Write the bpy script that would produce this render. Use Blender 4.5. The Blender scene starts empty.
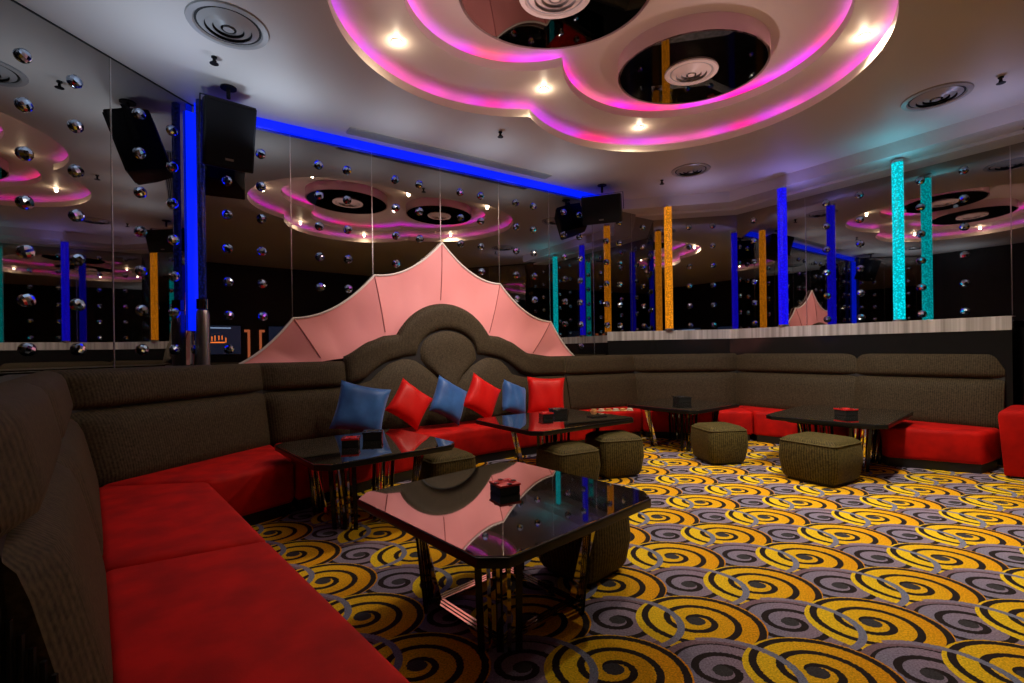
import bpy, bmesh, math, random
from mathutils import Vector
random.seed(4)
S = bpy.context.scene
COL = S.collection
PI = math.pi
# ------------------------------------------------------------------ camera
CH = 1.3; F = 478.0; RHO = 0.014; PX0, PY0 = 512.0, 351.0
cd = bpy.data.cameras.new('camera'); cam = bpy.data.objects.new('camera', cd); COL.objects.link(cam)
cd.sensor_width = 36; cd.sensor_fit = 'HORIZONTAL'; cd.lens = 36 * F / 1024; cd.shift_y = 9.5 / 1024
cd.clip_start = 0.02; cd.clip_end = 100
cam.location = (0, 0, CH)
from mathutils import Matrix
cam.rotation_mode = 'QUATERNION'
cam.rotation_quaternion = (Matrix.Rotation(PI / 2, 4, 'X') @ Matrix.Rotation(-RHO, 4, 'Z')).to_quaternion()
S.camera = cam

def at(px, py, z):
    """a point of the picture -> the place it has on the level z"""
    dx, dy = px - PX0, py - PY0
    u = dx * math.cos(RHO) - dy * math.sin(RHO); v = dx * math.sin(RHO) + dy * math.cos(RHO)
    Y = F * (CH - z) / v
    return Vector((u / F * Y, Y, z))

# ------------------------------------------------------------------ helpers
def tag(o, label=None, cat=None, group=None, kind=None):
    if label: o['label'] = label
    if cat: o['category'] = cat
    if group: o['group'] = group
    if kind: o['kind'] = kind
    return o

def empty(name, loc=(0, 0, 0), rz=0):
    o = bpy.data.objects.new(name, None); o.location = loc; o.rotation_euler = (0, 0, rz)
    o.empty_display_size = 0.05; COL.objects.link(o); return o

class MB:
    def __init__(s): s.v = []; s.f = []; s.u = None
    def add(s, vs, fs):
        n = len(s.v); s.v += [tuple(p) for p in vs]; s.f += [tuple(i + n for i in f) for f in fs]
    def box(s, c, d, rz=0, top=1.0):
        cx, cy, cz = c; a, b, h = d[0] / 2, d[1] / 2, d[2] / 2; vs = []
        for zz, k in ((-h, 1), (h, top)):
            for x, y in ((-a, -b), (a, -b), (a, b), (-a, b)):
                x *= k; y *= k
                vs.append((cx + x * math.cos(rz) - y * math.sin(rz), cy + x * math.sin(rz) + y * math.cos(rz), cz + zz))
        s.add(vs, [(3, 2, 1, 0), (4, 5, 6, 7), (0, 1, 5, 4), (1, 2, 6, 5), (2, 3, 7, 6), (3, 0, 4, 7)])
    def bar(s, p, q, w, t, side=None):
        """flat bar from p to q, w wide along side, t thick"""
        p = Vector(p); q = Vector(q); d = (q - p).normalized()
        sd = Vector(side).normalized() if side else Vector((1, 0, 0))
        sd = (sd - d * sd.dot(d)).normalized(); tn = d.cross(sd)
        vs = []
        for e in (p, q):
            for a, b in ((-1, -1), (1, -1), (1, 1), (-1, 1)): vs.append(e + sd * (a * w / 2) + tn * (b * t / 2))
        s.add(vs, [(3, 2, 1, 0), (4, 5, 6, 7), (0, 1, 5, 4), (1, 2, 6, 5), (2, 3, 7, 6), (3, 0, 4, 7)])
    def prism(s, pts, z0, z1):
        n = len(pts)
        s.add([(p[0], p[1], z0) for p in pts] + [(p[0], p[1], z1) for p in pts],
              [tuple(range(n - 1, -1, -1)), tuple(range(n, 2 * n))] + [(i, (i + 1) % n, n + (i + 1) % n, n + i) for i in range(n)])
    def loft(s, secs, closed=True, caps=True):
        m = len(secs[0]); n = len(secs); vs = [p for c in secs for p in c]; fs = []
        for i in range(n - 1):
            for j in range(m if closed else m - 1):
                k = (j + 1) % m; fs.append((i * m + j, (i + 1) * m + j, (i + 1) * m + k, i * m + k))
        if caps: fs += [tuple(range(m - 1, -1, -1)), tuple(range((n - 1) * m, n * m))]
        s.add(vs, fs)
    def lathe(s, prof, c=(0, 0, 0), n=32):
        vs = []; fs = []; m = len(prof)
        for i in range(n):
            a = 2 * PI * i / n
            for r, z in prof: vs.append((c[0] + r * math.cos(a), c[1] + r * math.sin(a), c[2] + z))
        for i in range(n):
            k = (i + 1) % n
            for j in range(m - 1): fs.append((i * m + j, k * m + j, k * m + j + 1, i * m + j + 1))
        s.add(vs, fs)
    def tube(s, pts, r, n=8):
        pts = [Vector(p) for p in pts]; secs = []
        for i, p in enumerate(pts):
            d = (pts[min(i + 1, len(pts) - 1)] - pts[max(i - 1, 0)]).normalized()
            up = Vector((0, 0, 1)) if abs(d.z) < .95 else Vector((1, 0, 0))
            a = d.cross(up).normalized(); b = d.cross(a)
            secs.append([p + a * (r * math.cos(2 * PI * k / n)) + b * (r * math.sin(2 * PI * k / n)) for k in range(n)])
        s.loft(secs)
    def build(s, name, mat, parent=None, smooth=None, bevel=0, seg=2, kind=None):
        me = bpy.data.meshes.new(name); me.from_pydata(s.v, [], s.f); me.validate()
        if s.u:
            at_ = me.attributes.new('rib', 'FLOAT', 'POINT')
            for i_, u_ in enumerate(s.u): at_.data[i_].value = u_
        bm = bmesh.new(); bm.from_mesh(me); bmesh.ops.remove_doubles(bm, verts=bm.verts, dist=1e-5)
        bmesh.ops.recalc_face_normals(bm, faces=bm.faces)
        if bevel:
            es = [e for e in bm.edges if len(e.link_faces) == 2 and e.calc_face_angle(0) > 0.5]
            bmesh.ops.bevel(bm, geom=es, offset=bevel, segments=seg, profile=0.5, affect='EDGES', clamp_overlap=True)
        if smooth:
            for f in bm.faces: f.smooth = True
            for e in bm.edges:
                if len(e.link_faces) == 2 and e.calc_face_angle(0) > smooth: e.smooth = False
        bm.to_mesh(me); bm.free()
        if mat: me.materials.append(mat)
        o = bpy.data.objects.new(name, me); COL.objects.link(o)
        if parent: o.parent = parent
        if kind: o['kind'] = kind
        return o

def setorigin(root, kids, base):
    """parts were modelled in room coordinates: bring them under a root that stands at base"""
    for k in kids:
        k.data.transform(Matrix.Translation(-Vector(base)))

def copy_tree(o, parent=None):
    c = o.copy(); COL.objects.link(c)
    if parent: c.parent = parent
    for ch in list(o.children): copy_tree(ch, c)
    return c

# ------------------------------------------------------------------ materials
MATS = {}
def mat(name, col=(.5, .5, .5), rough=.5, metal=0, spec=.5, sheen=0, sheen_tint=None, emis=None, es=0, coat=0, bump=None, alpha=None, trans=0):
    m = bpy.data.materials.new(name); m.use_nodes = True; nt = m.node_tree; b = nt.nodes['Principled BSDF']
    b.inputs['Base Color'].default_value = (*col, 1); b.inputs['Roughness'].default_value = rough
    b.inputs['Metallic'].default_value = metal; b.inputs['Specular IOR Level'].default_value = spec
    b.inputs['Sheen Weight'].default_value = sheen; b.inputs['Coat Weight'].default_value = coat
    b.inputs['Transmission Weight'].default_value = trans
    if sheen_tint: b.inputs['Sheen Tint'].default_value = (*sheen_tint, 1)
    if emis: b.inputs['Emission Color'].default_value = (*emis, 1); b.inputs['Emission Strength'].default_value = es
    MATS[name] = m; return m

def noise_bump(m, scale=80, strength=.3, dist=.002, detail=3, stretch=(1, 1, 1)):
    nt = m.node_tree; N = nt.nodes; L = nt.links; b = N['Principled BSDF']
    tc = N.new('ShaderNodeTexCoord'); mp = N.new('ShaderNodeMapping'); mp.inputs['Scale'].default_value = stretch
    t = N.new('ShaderNodeTexNoise'); t.inputs['Scale'].default_value = scale; t.inputs['Detail'].default_value = detail
    bp = N.new('ShaderNodeBump'); bp.inputs['Strength'].default_value = strength; bp.inputs['Distance'].default_value = dist
    L.new(tc.outputs['Object'], mp.inputs[0]); L.new(mp.outputs[0], t.inputs['Vector']); L.new(t.outputs[0], bp.inputs['Height'])
    L.new(bp.outputs[0], b.inputs['Normal']); return m

def noise_colour(m, c1, c2, scale=6, detail=4, stretch=(1, 1, 1), lo=.35, hi=.65):
    nt = m.node_tree; N = nt.nodes; L = nt.links; b = N['Principled BSDF']
    tc = N.new('ShaderNodeTexCoord'); mp = N.new('ShaderNodeMapping'); mp.inputs['Scale'].default_value = stretch
    t = N.new('ShaderNodeTexNoise'); t.inputs['Scale'].default_value = scale; t.inputs['Detail'].default_value = detail
    r = N.new('ShaderNodeValToRGB'); r.color_ramp.elements[0].position = lo; r.color_ramp.elements[1].position = hi
    r.color_ramp.elements[0].color = (*c1, 1); r.color_ramp.elements[1].color = (*c2, 1)
    L.new(tc.outputs['Object'], mp.inputs[0]); L.new(mp.outputs[0], t.inputs['Vector']); L.new(t.outputs[0], r.inputs[0])
    L.new(r.outputs[0], b.inputs['Base Color']); return m

M_CEIL = noise_bump(mat('ceiling_paint', (.68, .65, .62), .5), 30, .05)
M_COVE = mat('cove_plaster', (.80, .70, .62), .45)
M_DRUM = mat('drum_plaster', (.62, .45, .42), .5)
M_BLACKWALL = mat('black_wall_paint', (.008, .008, .009), .5)
M_MIRROR = mat('smoked_mirror', (.36, .335, .31), .012, metal=1)
M_BLACKMIRROR = mat('black_mirror_disc', (.16, .14, .13), .02, metal=1)
M_SEAM = mat('mirror_joint_chrome', (.6, .58, .55), .25, metal=1)
M_CRYSTAL = mat('crystal', (.62, .78, 1.0), .04, metal=1)
M_STEEL = mat('brushed_steel', (.62, .61, .60), .28, metal=1)
M_BLACKM = mat('black_plastic', (.006, .006, .008), .5, spec=.25)
M_GRILLE = noise_bump(mat('speaker_grille', (.006, .006, .008), .7, spec=.15), 300, .6)
M_VENT = mat('vent_enamel', (.42, .42, .42), .35)
M_VENTDARK = mat('vent_hollow', (.01, .01, .012), .7)
M_MEDAL = mat('medallion_enamel', (.85, .74, .68), .4)
M_TABLE = mat('table_black_glass', (.36, .345, .335), .025, metal=.98)
M_EDGE = mat('table_edge_lacquer', (.010, .010, .010), .3, spec=.3)
M_CHROME = mat('leg_chrome', (.62, .55, .48), .06, metal=1)
M_LEGBLACK = mat('leg_black_steel', (.03, .028, .027), .15, metal=.6)
M_PLINTH = mat('plinth_black', (.006, .005, .005), .5)
M_PINK = noise_bump(mat('pink_stretch_fabric', (.86, .32, .33), .65, sheen=.2), 9, .08, .02)
M_PIPE = mat('white_piping', (.85, .78, .74), .5)
M_PINKSEAM = mat('pink_seam', (.35, .09, .09), .7)
M_SEAMD = mat('dark_seam_piping', (.02, .017, .014), .6)
M_ASHRED = mat('ashtray_red', (.55, .02, .02), .2, coat=.5)
M_ASHBLK = mat('ashtray_black', (.02, .02, .02), .25)
M_PAPER = mat('cream_paper', (.7, .62, .5), .6)
M_GOLD = mat('gold_foil', (.8, .5, .2), .35, metal=.5)
M_LENS = mat('downlight_lens', (1, 1, 1), .3, emis=(1, .86, .62), es=30)
M_BLUESTRIP = mat('blue_strip', (0, 0, 0), .5, emis=(.0, .012, 1), es=.95)

def velvet(name, c, dark, sheen=.5, tint=None):
    m = mat(name, c, .75, sheen=sheen, sheen_tint=tint or c, spec=.25)
    noise_colour(m, dark, c, 5, 5); noise_bump(m, 160, .25, .002, 4); return m
M_RED = velvet('red_velvet', (.60, .003, .001), (.36, .001, .001), .08, (1, .05, .02))
M_REDSAT = velvet('red_satin', (.72, .008, .006), (.62, .006, .005), .3, (1, .1, .1)); M_REDSAT.node_tree.nodes['Principled BSDF'].inputs['Roughness'].default_value = .42
M_BLUESAT = velvet('blue_satin', (.05, .17, .50), (.03, .10, .32), .5, (.3, .5, 1)); M_BLUESAT.node_tree.nodes['Principled BSDF'].inputs['Roughness'].default_value = .36

def ribbed(name, c1, c2, freq=150, strength=.7, attr=False, amp=.35):
    m = mat(name, c1, .7, sheen=.08, sheen_tint=(.8, .7, .4), spec=.2); nt = m.node_tree; N = nt.nodes; L = nt.links; b = N['Principled BSDF']
    tc = N.new('ShaderNodeTexCoord'); sp = N.new('ShaderNodeSeparateXYZ'); L.new(tc.outputs['Object'], sp.inputs[0])
    ad = N.new('ShaderNodeMath'); ad.operation = 'MULTIPLY_ADD'; ad.inputs[1].default_value = 1.0
    L.new(sp.outputs[0], ad.inputs[0])
    mu = N.new('ShaderNodeMath'); mu.operation = 'MULTIPLY'; mu.inputs[1].default_value = .62; L.new(sp.outputs[1], mu.inputs[0]); L.new(mu.outputs[0], ad.inputs[2])
    sc = N.new('ShaderNodeMath'); sc.operation = 'MULTIPLY'; sc.inputs[1].default_value = freq
    if attr:
        an = N.new('ShaderNodeAttribute'); an.attribute_name = 'rib'; L.new(an.outputs['Fac'], sc.inputs[0])
    else: L.new(ad.outputs[0], sc.inputs[0])
    sn = N.new('ShaderNodeMath'); sn.operation = 'SINE'; L.new(sc.outputs[0], sn.inputs[0])
    nz = N.new('ShaderNodeTexNoise'); nz.inputs['Scale'].default_value = 60; nz.inputs['Detail'].default_value = 4
    L.new(tc.outputs['Object'], nz.inputs['Vector'])
    mx = N.new('ShaderNodeMath'); mx.operation = 'MULTIPLY_ADD'; mx.inputs[1].default_value = amp; L.new(sn.outputs[0], mx.inputs[0]); L.new(nz.outputs[0], mx.inputs[2])
    r = N.new('ShaderNodeValToRGB'); r.color_ramp.elements[0].position = .2; r.color_ramp.elements[1].position = .85
    r.color_ramp.elements[0].color = (*c1, 1); r.color_ramp.elements[1].color = (*c2, 1)
    L.new(mx.outputs[0], r.inputs[0]); L.new(r.outputs[0], b.inputs['Base Color'])
    bp = N.new('ShaderNodeBump'); bp.inputs['Strength'].default_value = strength; bp.inputs['Distance'].default_value = .003
    L.new(mx.outputs[0], bp.inputs['Height']); L.new(bp.outputs[0], b.inputs['Normal']); return m
M_BACK = ribbed('brown_ribbed_upholstery', (.013, .009, .005), (.082, .060, .032), 340, .5, True, .13)
M_OTTO = ribbed('olive_ribbed_upholstery', (.014, .011, .003), (.13, .10, .028), 260, .8, True, .16)

def led_mat(name, cols, es, scale=1.1):
    m = mat(name, (0, 0, 0)); nt = m.node_tree; N = nt.nodes; L = nt.links; b = N['Principled BSDF']
    tc = N.new('ShaderNodeTexCoord'); t = N.new('ShaderNodeTexNoise'); t.inputs['Scale'].default_value = scale; t.inputs['Detail'].default_value = 1
    r = N.new('ShaderNodeValToRGB'); e = r.color_ramp.elements
    while len(e) < len(cols): e.new(.5)
    for i, c in enumerate(cols): e[i].position = .3 + .4 * i / (len(cols) - 1); e[i].color = (*c, 1)
    L.new(tc.outputs['Object'], t.inputs['Vector']); L.new(t.outputs[0], r.inputs[0]); L.new(r.outputs[0], b.inputs['Emission Color'])
    b.inputs['Emission Strength'].default_value = es; return m
M_LED1 = led_mat('led_tape_outer', [(.9, .0, .18), (.45, .02, .5), (.35, .04, .95), (.9, .08, .6), (.3, .08, .25), (.6, .0, .8)], 4.6, 1.5)
M_LED2 = led_mat('led_tape_inner', [(1, .0, .06), (.35, .1, .2), (1, .0, .3), (.5, .02, .9), (.3, .1, .3), (.9, .05, .8)], 6, 1.9)

def bubble_mat(name, c, es, dark=.6):
    m = mat(name, tuple(x * .05 for x in c), .15); nt = m.node_tree; N = nt.nodes; L = nt.links; b = N['Principled BSDF']
    tc = N.new('ShaderNodeTexCoord'); t = N.new('ShaderNodeTexVoronoi'); t.inputs['Scale'].default_value = 42
    r = N.new('ShaderNodeValToRGB'); r.color_ramp.elements[0].position = .15; r.color_ramp.elements[1].position = .6
    r.color_ramp.elements[0].color = (*[min(1, x * 1.0) for x in c], 1); r.color_ramp.elements[1].color = (*[x * dark for x in c], 1)
    L.new(tc.outputs['Object'], t.inputs['Vector']); L.new(t.outputs['Distance'], r.inputs[0]); L.new(r.outputs[0], b.inputs['Emission Color'])
    b.inputs['Emission Strength'].default_value = es; return m
M_TBLUE = bubble_mat('blue_bubble_water', (.01, .004, 1), .95)
M_TCYAN = bubble_mat('cyan_bubble_water', (0, .62, .72), 1.5, .4)
M_TORANGE = bubble_mat('amber_bubble_water', (1, .31, .008), 1.0, .4)
M_TCLEAR = bubble_mat('clear_bubble_water', (.02, .03, .35), .25, .15)

# ------------------------------------------------------------------ carpet
def carpet():
    m = mat('swirl_carpet', (.1, .1, .1), .9, spec=.15); nt = m.node_tree; N = nt.nodes; L = nt.links; b = N['Principled BSDF']
    def val(x):
        return x
    def mth(op, a, b_=None, c=None):
        n = N.new('ShaderNodeMath'); n.operation = op
        for i, x in enumerate((a, b_, c)):
            if x is None: continue
            if isinstance(x, (int, float)): n.inputs[i].default_value = x
            else: L.new(x, n.inputs[i])
        return n.outputs[0]
    def mix(fac, c1, c2):
        n = N.new('ShaderNodeMix'); n.data_type = 'RGBA'; L.new(fac, n.inputs[0])
        for i, x in ((6, c1), (7, c2)):
            if isinstance(x, tuple): n.inputs[i].default_value = (*x, 1)
            else: L.new(x, n.inputs[i])
        return n.outputs[2]
    g = N.new('ShaderNodeTexCoord'); sp = N.new('ShaderNodeSeparateXYZ'); L.new(g.outputs['Object'], sp.inputs[0])
    nz = N.new('ShaderNodeTexNoise'); nz.inputs['Scale'].default_value = 90; nz.inputs['Detail'].default_value = 2; L.new(g.outputs['Object'], nz.inputs['Vector'])
    jit = mth('MULTIPLY', mth('SUBTRACT', nz.outputs[0], .5), .012)
    A, R, SH = CARP['a'], CARP['row'], CARP['shift']; rot = CARP['rot']
    x0 = mth('SUBTRACT', sp.outputs[0], CARP['ox']); y0 = mth('SUBTRACT', sp.outputs[1], CARP['oy'])
    x = mth('ADD', mth('ADD', mth('MULTIPLY', x0, math.cos(rot)), mth('MULTIPLY', y0, math.sin(rot))), jit)
    y = mth('ADD', mth('SUBTRACT', mth('MULTIPLY', y0, math.cos(rot)), mth('MULTIPLY', x0, math.sin(rot))), jit)
    row = mth('FLOOR', mth('DIVIDE', y, R))
    def swirl(dj, off, rx, ry, pitch, duty, phase, cA, cB, ring, only=False):
        j = mth('ADD', row, dj)
        yy = mth('SUBTRACT', y, mth('MULTIPLY', j, R))
        xs = mth('SUBTRACT', mth('SUBTRACT', x, mth('MULTIPLY', j, SH)), off)
        xx = mth('SUBTRACT', mth('MULTIPLY', mth('FRACT', mth('ADD', mth('DIVIDE', xs, A), .5)), A), A / 2)
        yn = mth('MULTIPLY', yy, rx / ry)
        r = mth('SQRT', mth('ADD', mth('MULTIPLY', xx, xx), mth('MULTIPLY', yn, yn)))
        th = mth('DIVIDE', mth('ARCTAN2', yn, xx), 2 * PI)
        # spiral arms
        ph = mth('FRACT', mth('ADD', mth('ADD', mth('DIVIDE', r, pitch), th), phase))
        arm = mth('LESS_THAN', ph, duty)
        Rr = mth('ADD', rx, mth('MULTIPLY', mth('SINE', mth('MULTIPLY', mth('ADD', th, .1), 2 * PI)), -.015))
        xe = mth('SUBTRACT', xx, .022); re_ = mth('SQRT', mth('ADD', mth('MULTIPLY', xe, xe), mth('MULTIPLY', yn, yn))); inside = mth('LESS_THAN', re_, Rr)
        core = mth('LESS_THAN', r, pitch * .42)
        # colour inside the arms runs from one hue to another across the swirl
        t = mth('MULTIPLY_ADD', xx, 1.7, .45)
        hue = mix(t, cA, cB)
        n = N.new('ShaderNodeClamp')
        colr = mix(arm, (.022, .016, .018), hue)
        colr = mix(core, colr, (.05, .05, .06))
        edge = mth('GREATER_THAN', re_, mth('SUBTRACT', Rr, ring))
        if only: return mth('MULTIPLY', mth('MULTIPLY', inside, edge), mth('GREATER_THAN', xx, -.04)), mix(mth('MULTIPLY_ADD', xx, 2.2, .35), BB, BA)
        if ring > 0: colr = mix(edge, colr, (.21, .14, .19))
        return inside, colr
    base = mix(mth('LESS_THAN', mth('FRACT', mth('MULTIPLY', mth('ADD', y, mth('MULTIPLY', mth('SINE', mth('MULTIPLY', x, 7.0)), .04)), 14)), .45), (.02, .018, .022), (.10, .105, .15))
    YA, YB = (.88, .64, .02), (.80, .34, .004); BA, BB = (.20, .23, .36), (.34, .22, .30)
    c = base
    for dj in (1, 0):
        i, k = swirl(dj, A * .54, .262, .222, .094, .66, .25, BA, BB, .036); c = mix(i, c, k)
        i, k = swirl(dj, 0, .296, .246, .104, .69, .1, YA, YB, 0); c = mix(i, c, k)
        i, k = swirl(dj, A * .54, .295, .235, .094, .9, .25, BA, BB, .034, True); c = mix(i, c, k)
    n3 = N.new('ShaderNodeTexNoise'); n3.inputs['Scale'].default_value = 130; n3.inputs['Detail'].default_value = 3; L.new(g.outputs['Object'], n3.inputs['Vector'])
    mr = N.new('ShaderNodeMapRange'); mr.inputs[1].default_value = .3; mr.inputs[2].default_value = .7; mr.inputs[3].default_value = .62; mr.inputs[4].default_value = 1.3; L.new(n3.outputs[0], mr.inputs[0])
    vm = N.new('ShaderNodeVectorMath'); vm.operation = 'SCALE'; L.new(c, vm.inputs[0]); L.new(mr.outputs[0], vm.inputs['Scale'])
    L.new(vm.outputs[0], b.inputs['Base Color'])
    bp = N.new('ShaderNodeBump'); bp.inputs['Strength'].default_value = .5; bp.inputs['Distance'].default_value = .004
    n2 = N.new('ShaderNodeTexNoise'); n2.inputs['Scale'].default_value = 220; L.new(g.outputs['Object'], n2.inputs['Vector'])
    L.new(n2.outputs[0], bp.inputs['Height']); L.new(bp.outputs[0], b.inputs['Normal'])
    return m
def ctr(px, py): p = at(600 + px * .414, 480 + py * .414, 0); return p
_p = ctr(495, 187)
CARP = dict(a=.809, row=.357, shift=.449, rot=math.radians(-2.7), ox=_p.x, oy=_p.y)

# ------------------------------------------------------------------ the room
ZC = 3.86
def V2(x, y): return Vector((x, y))
dW = V2(.834, .552); nW = V2(.552, -.834)          # along the long mirror wall, and its inward normal
A = V2(-3.23, 4.87); B = V2(2.61, 8.74); C = V2(4.01, 8.45); dR = V2(.566, -.8244); nR = V2(-.8244, -.566)
D = C + dR * 4.6; E = V2(6.3, -.8); G_ = V2(.95, -3.9); H = V2(-3.62, 2.95)
ROOM = [A, B, C, D, E, G_, H]
nF = V2(-.2, -.98)
def on(s, d):                                     # s metres along the long wall from the corner, d metres into the room
    return A + dW * s + nW * d

fl = MB(); fl.add([(p.x, p.y, 0) for p in ROOM], [tuple(range(len(ROOM)))[::-1]])
fo = fl.build('floor', carpet(), kind='structure')

def shade_wall(name, P, Q, first, step, mirror=True, z0=1.12, z1=3.835, ends=None):
    """black wall with mirror panels and thin joints; panels start 'first' metres from P"""
    P = Vector(P); Q = Vector(Q); d = (Q - P).normalized(); L_ = (Q - P).length
    nrm = V2(d.y, -d.x)
    w = MB(); pts = [P, Q, Q - nrm * .12, P - nrm * .12]; w.prism(pts, 0, ZC)
    wo = w.build(name, M_BLACKWALL, kind='structure')
    if mirror:
        cuts = [0.0]; t = first
        while t < L_ - .05: cuts.append(t); t += step
        cuts.append(L_)
        for a, b_ in zip(cuts, cuts[1:]):
            q = MB(); p1 = P + d * (a + .004) + nrm * .001; p2 = P + d * (b_ - .004) + nrm * .001
            q.prism([p1 + nrm * .010, p2 + nrm * .010, p2, p1], z0, z1); q.build('mirror_panel', M_MIRROR, wo)
            if b_ < L_ - .1:
                j = MB(); c = P + d * b_ + nrm * .012; j.box((c.x, c.y, (z0 + z1) / 2), (.010, .006, z1 - z0), math.atan2(d.y, d.x)); j.build('joint_strip', M_SEAM, wo)
    return wo
PW = (5.5) / 6
# wall order runs clockwise seen from above, so the room lies to the right of each direction
shade_wall('wall_left', H, A, (A - H).length - .82 * 2 if (A - H).length > 1.7 else .4, .82)
shade_wall('wall_back', A, B, PW, PW)
shade_wall('wall_front_facet', B, C, 5, 1)
shade_wall('wall_right', C, D, 1.13, 1.13)
shade_wall('wall_right_near', D, E, 1.13, 1.13)
shade_wall('wall_behind', E, G_, 5, 5, mirror=False)
shade_wall('wall_left_near', G_, H, 5, 5, mirror=False)

# ---- clover shaped cove in the ceiling
CC = V2(.95, 4.0)
def outline(circles, grow=0, n=360, extra=()):
    res = []
    angs = sorted([2 * PI * i / n for i in range(n)] + [a % (2 * PI) for a in extra])
    for a in angs:
        u = V2(math.cos(a), math.sin(a)); best = 0
        for (c, r) in circles:
            r = r + grow; w = CC - c; bq = w.dot(u); cq = w.dot(w) - r * r; disc = bq * bq - cq
            if disc > 0: best = max(best, -bq + math.sqrt(disc))
        res.append(CC + u * best)
    return res
OUT = [(V2(.15, 3.75), 1.48), (V2(1.70, 4.6), 1.60), (V2(1.3, 3.15), 1.40)]
INN = [(V2(.15, 3.70), .95), (V2(1.72, 4.42), 1.21), (V2(1.35, 3.2), 1.0)]
def room_exit(a):
    u = V2(math.cos(a), math.sin(a)); best = 1e9
    for i in range(len(ROOM)):
        p, q = ROOM[i], ROOM[(i + 1) % len(ROOM)]; e = q - p; den = u.x * e.y - u.y * e.x
        if abs(den) < 1e-9: continue
        w = p - CC; t = (w.x * e.y - w.y * e.x) / den; k = (w.x * u.y - w.y * u.x) / den
        if t > 0 and -1e-6 <= k <= 1 + 1e-6: best = min(best, t)
    return CC + u * best
extra = [math.atan2(p.y - CC.y, p.x - CC.x) for p in ROOM]
angs = sorted([2 * PI * i / 360 for i in range(360)] + [a % (2 * PI) for a in extra])
o0 = outline(OUT, 0, 360, extra)
def ringmesh(mb, a, za, b, zb):
    n = len(a); vs = [(p.x, p.y, za) for p in a] + [(p.x, p.y, zb) for p in b]
    mb.add(vs, [(i, (i + 1) % n, n + (i + 1) % n, n + i) for i in range(n)])
ce = MB(); ringmesh(ce, o0, ZC, [room_exit(a) for a in angs], ZC)
ringmesh(ce, [room_exit(a) for a in angs], ZC, [room_exit(a) for a in angs], ZC + .5)
ceo = ce.build('ceiling', M_CEIL, kind='structure')
def cove(circles, zb, lip, zs, inner, name, led, ledname):
    o = outline(circles, 0); o1 = outline(circles, .025); o2 = outline(circles, .13)
    m = MB(); ringmesh(m, o, zb, o, zb + lip); ringmesh(m, o, zb + lip, o1, zb + lip); ringmesh(m, o1, zb + lip, o1, zb + .02)
    ringmesh(m, o1, zb + .02, o2, zb + .02); ringmesh(m, o2, zb + .02, o2, zs)
    if inner: ringmesh(m, o2, zs, inner, zs)
    else:
        k = len(m.v); m.v += [(p.x, p.y, zs) for p in o2]; m.f.append(tuple(range(k, k + len(o2))))
    w = m.build(name, M_COVE, ceo, smooth=.5, kind='structure')
    s = MB(); a = outline(circles, .045); b_ = outline(circles, .085)
    ringmesh(s, a, zb + lip - .012, b_, zb + lip - .012); ringmesh(s, a, zb + lip - .012, a, zb + lip - .03)
    s.build(ledname, led, ceo, kind='structure')
Z1, Z2 = 4.02, 4.17
cove(OUT, ZC, .085, Z1, outline(INN, 0), 'cove_ring', M_LED1, 'led_tape')
cove(INN, Z1, .085, Z2, None, 'cove_centre', M_LED2, 'led_tape')

# ceiling bulkhead over the ledge
BD = .70
def offs(pts, d):
    """offset a polyline to the room side (right hand side)"""
    out = []
    for i, p in enumerate(pts):
        ns = []
        if i > 0: e = (pts[i] - pts[i - 1]).normalized(); ns.append(V2(e.y, -e.x))
        if i < len(pts) - 1: e = (pts[i + 1] - pts[i]).normalized(); ns.append(V2(e.y, -e.x))
        m = sum(ns, V2(0, 0)).normalized(); k = 1 / max(.3, m.dot(ns[0])); out.append(p + m * (d * k))
    return out
def ledge_line(d):
    c1 = offs([B, C, D], d); e = (c1[1] - c1[0]).normalized()
    # where the front line meets the long wall
    den = e.x * dW.y - e.y * dW.x; w = A - c1[1]; t = (w.x * dW.y - w.y * dW.x) / den
    c1[0] = c1[1] + e * t; return c1
bl = ledge_line(BD); ze = bl[1] + dR * 3.4
bl[2] = ze
bk = MB(); bk.prism([bl[0], bl[1], bl[2], C + dR * 3.4 + dR * .0, C, B], ZC - .17, ZC); bk.build('trim_1', M_CEIL, kind='structure')
b2 = ledge_line(.34); b2[2] = b2[1] + dR * 3.55
bk = MB(); bk.prism([b2[0], b2[1], b2[2], C + dR * 3.55, C, B], ZC - .21, ZC - .17); bk.build('trim_2', M_CEIL, kind='structure')
# steel fronted ledge
LD = .85
ll = ledge_line(LD); ll[2] = ll[1] + dR * 3.18
lg = MB(); lg.prism([ll[0], ll[1], ll[2], C + dR * 3.18, C, B], .0, 1.59)
lgo = tag(lg.build('display_ledge', mat('black_granite', (.012, .012, .013), .12)), 'black ledge with a steel band, carrying the glowing tubes behind the right sofas', 'ledge')
sf = MB()
fr = [p for p in ll]; fo2 = [V2(p.x, p.y) for p in ll]
o_ = [ll[0] + nF * .012, ll[1] + (nF + nR).normalized() * .013, ll[2] + nR * .012]
n_ = 3
sf.add([(p.x, p.y, 1.45) for p in o_] + [(p.x, p.y, 1.60) for p in o_] + [(p.x, p.y, 1.60) for p in [ll[0] - nF * .2, ll[1] - (nF + nR).normalized() * .2, ll[2] - nR * .2]],
       [(0, 1, 4, 3), (1, 2, 5, 4), (3, 4, 7, 6), (4, 5, 8, 7)])
M_BAND = mat('ledge_band_steel', (.66, .66, .68), .38, metal=.35)
nt = M_BAND.node_tree; N = nt.nodes; tcb = N.new('ShaderNodeTexCoord'); mpb = N.new('ShaderNodeMapping'); mpb.inputs['Scale'].default_value = (9, 9, .02)
nb = N.new('ShaderNodeTexNoise'); nb.inputs['Scale'].default_value = 1.6; nb.inputs['Detail'].default_value = 5
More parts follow.
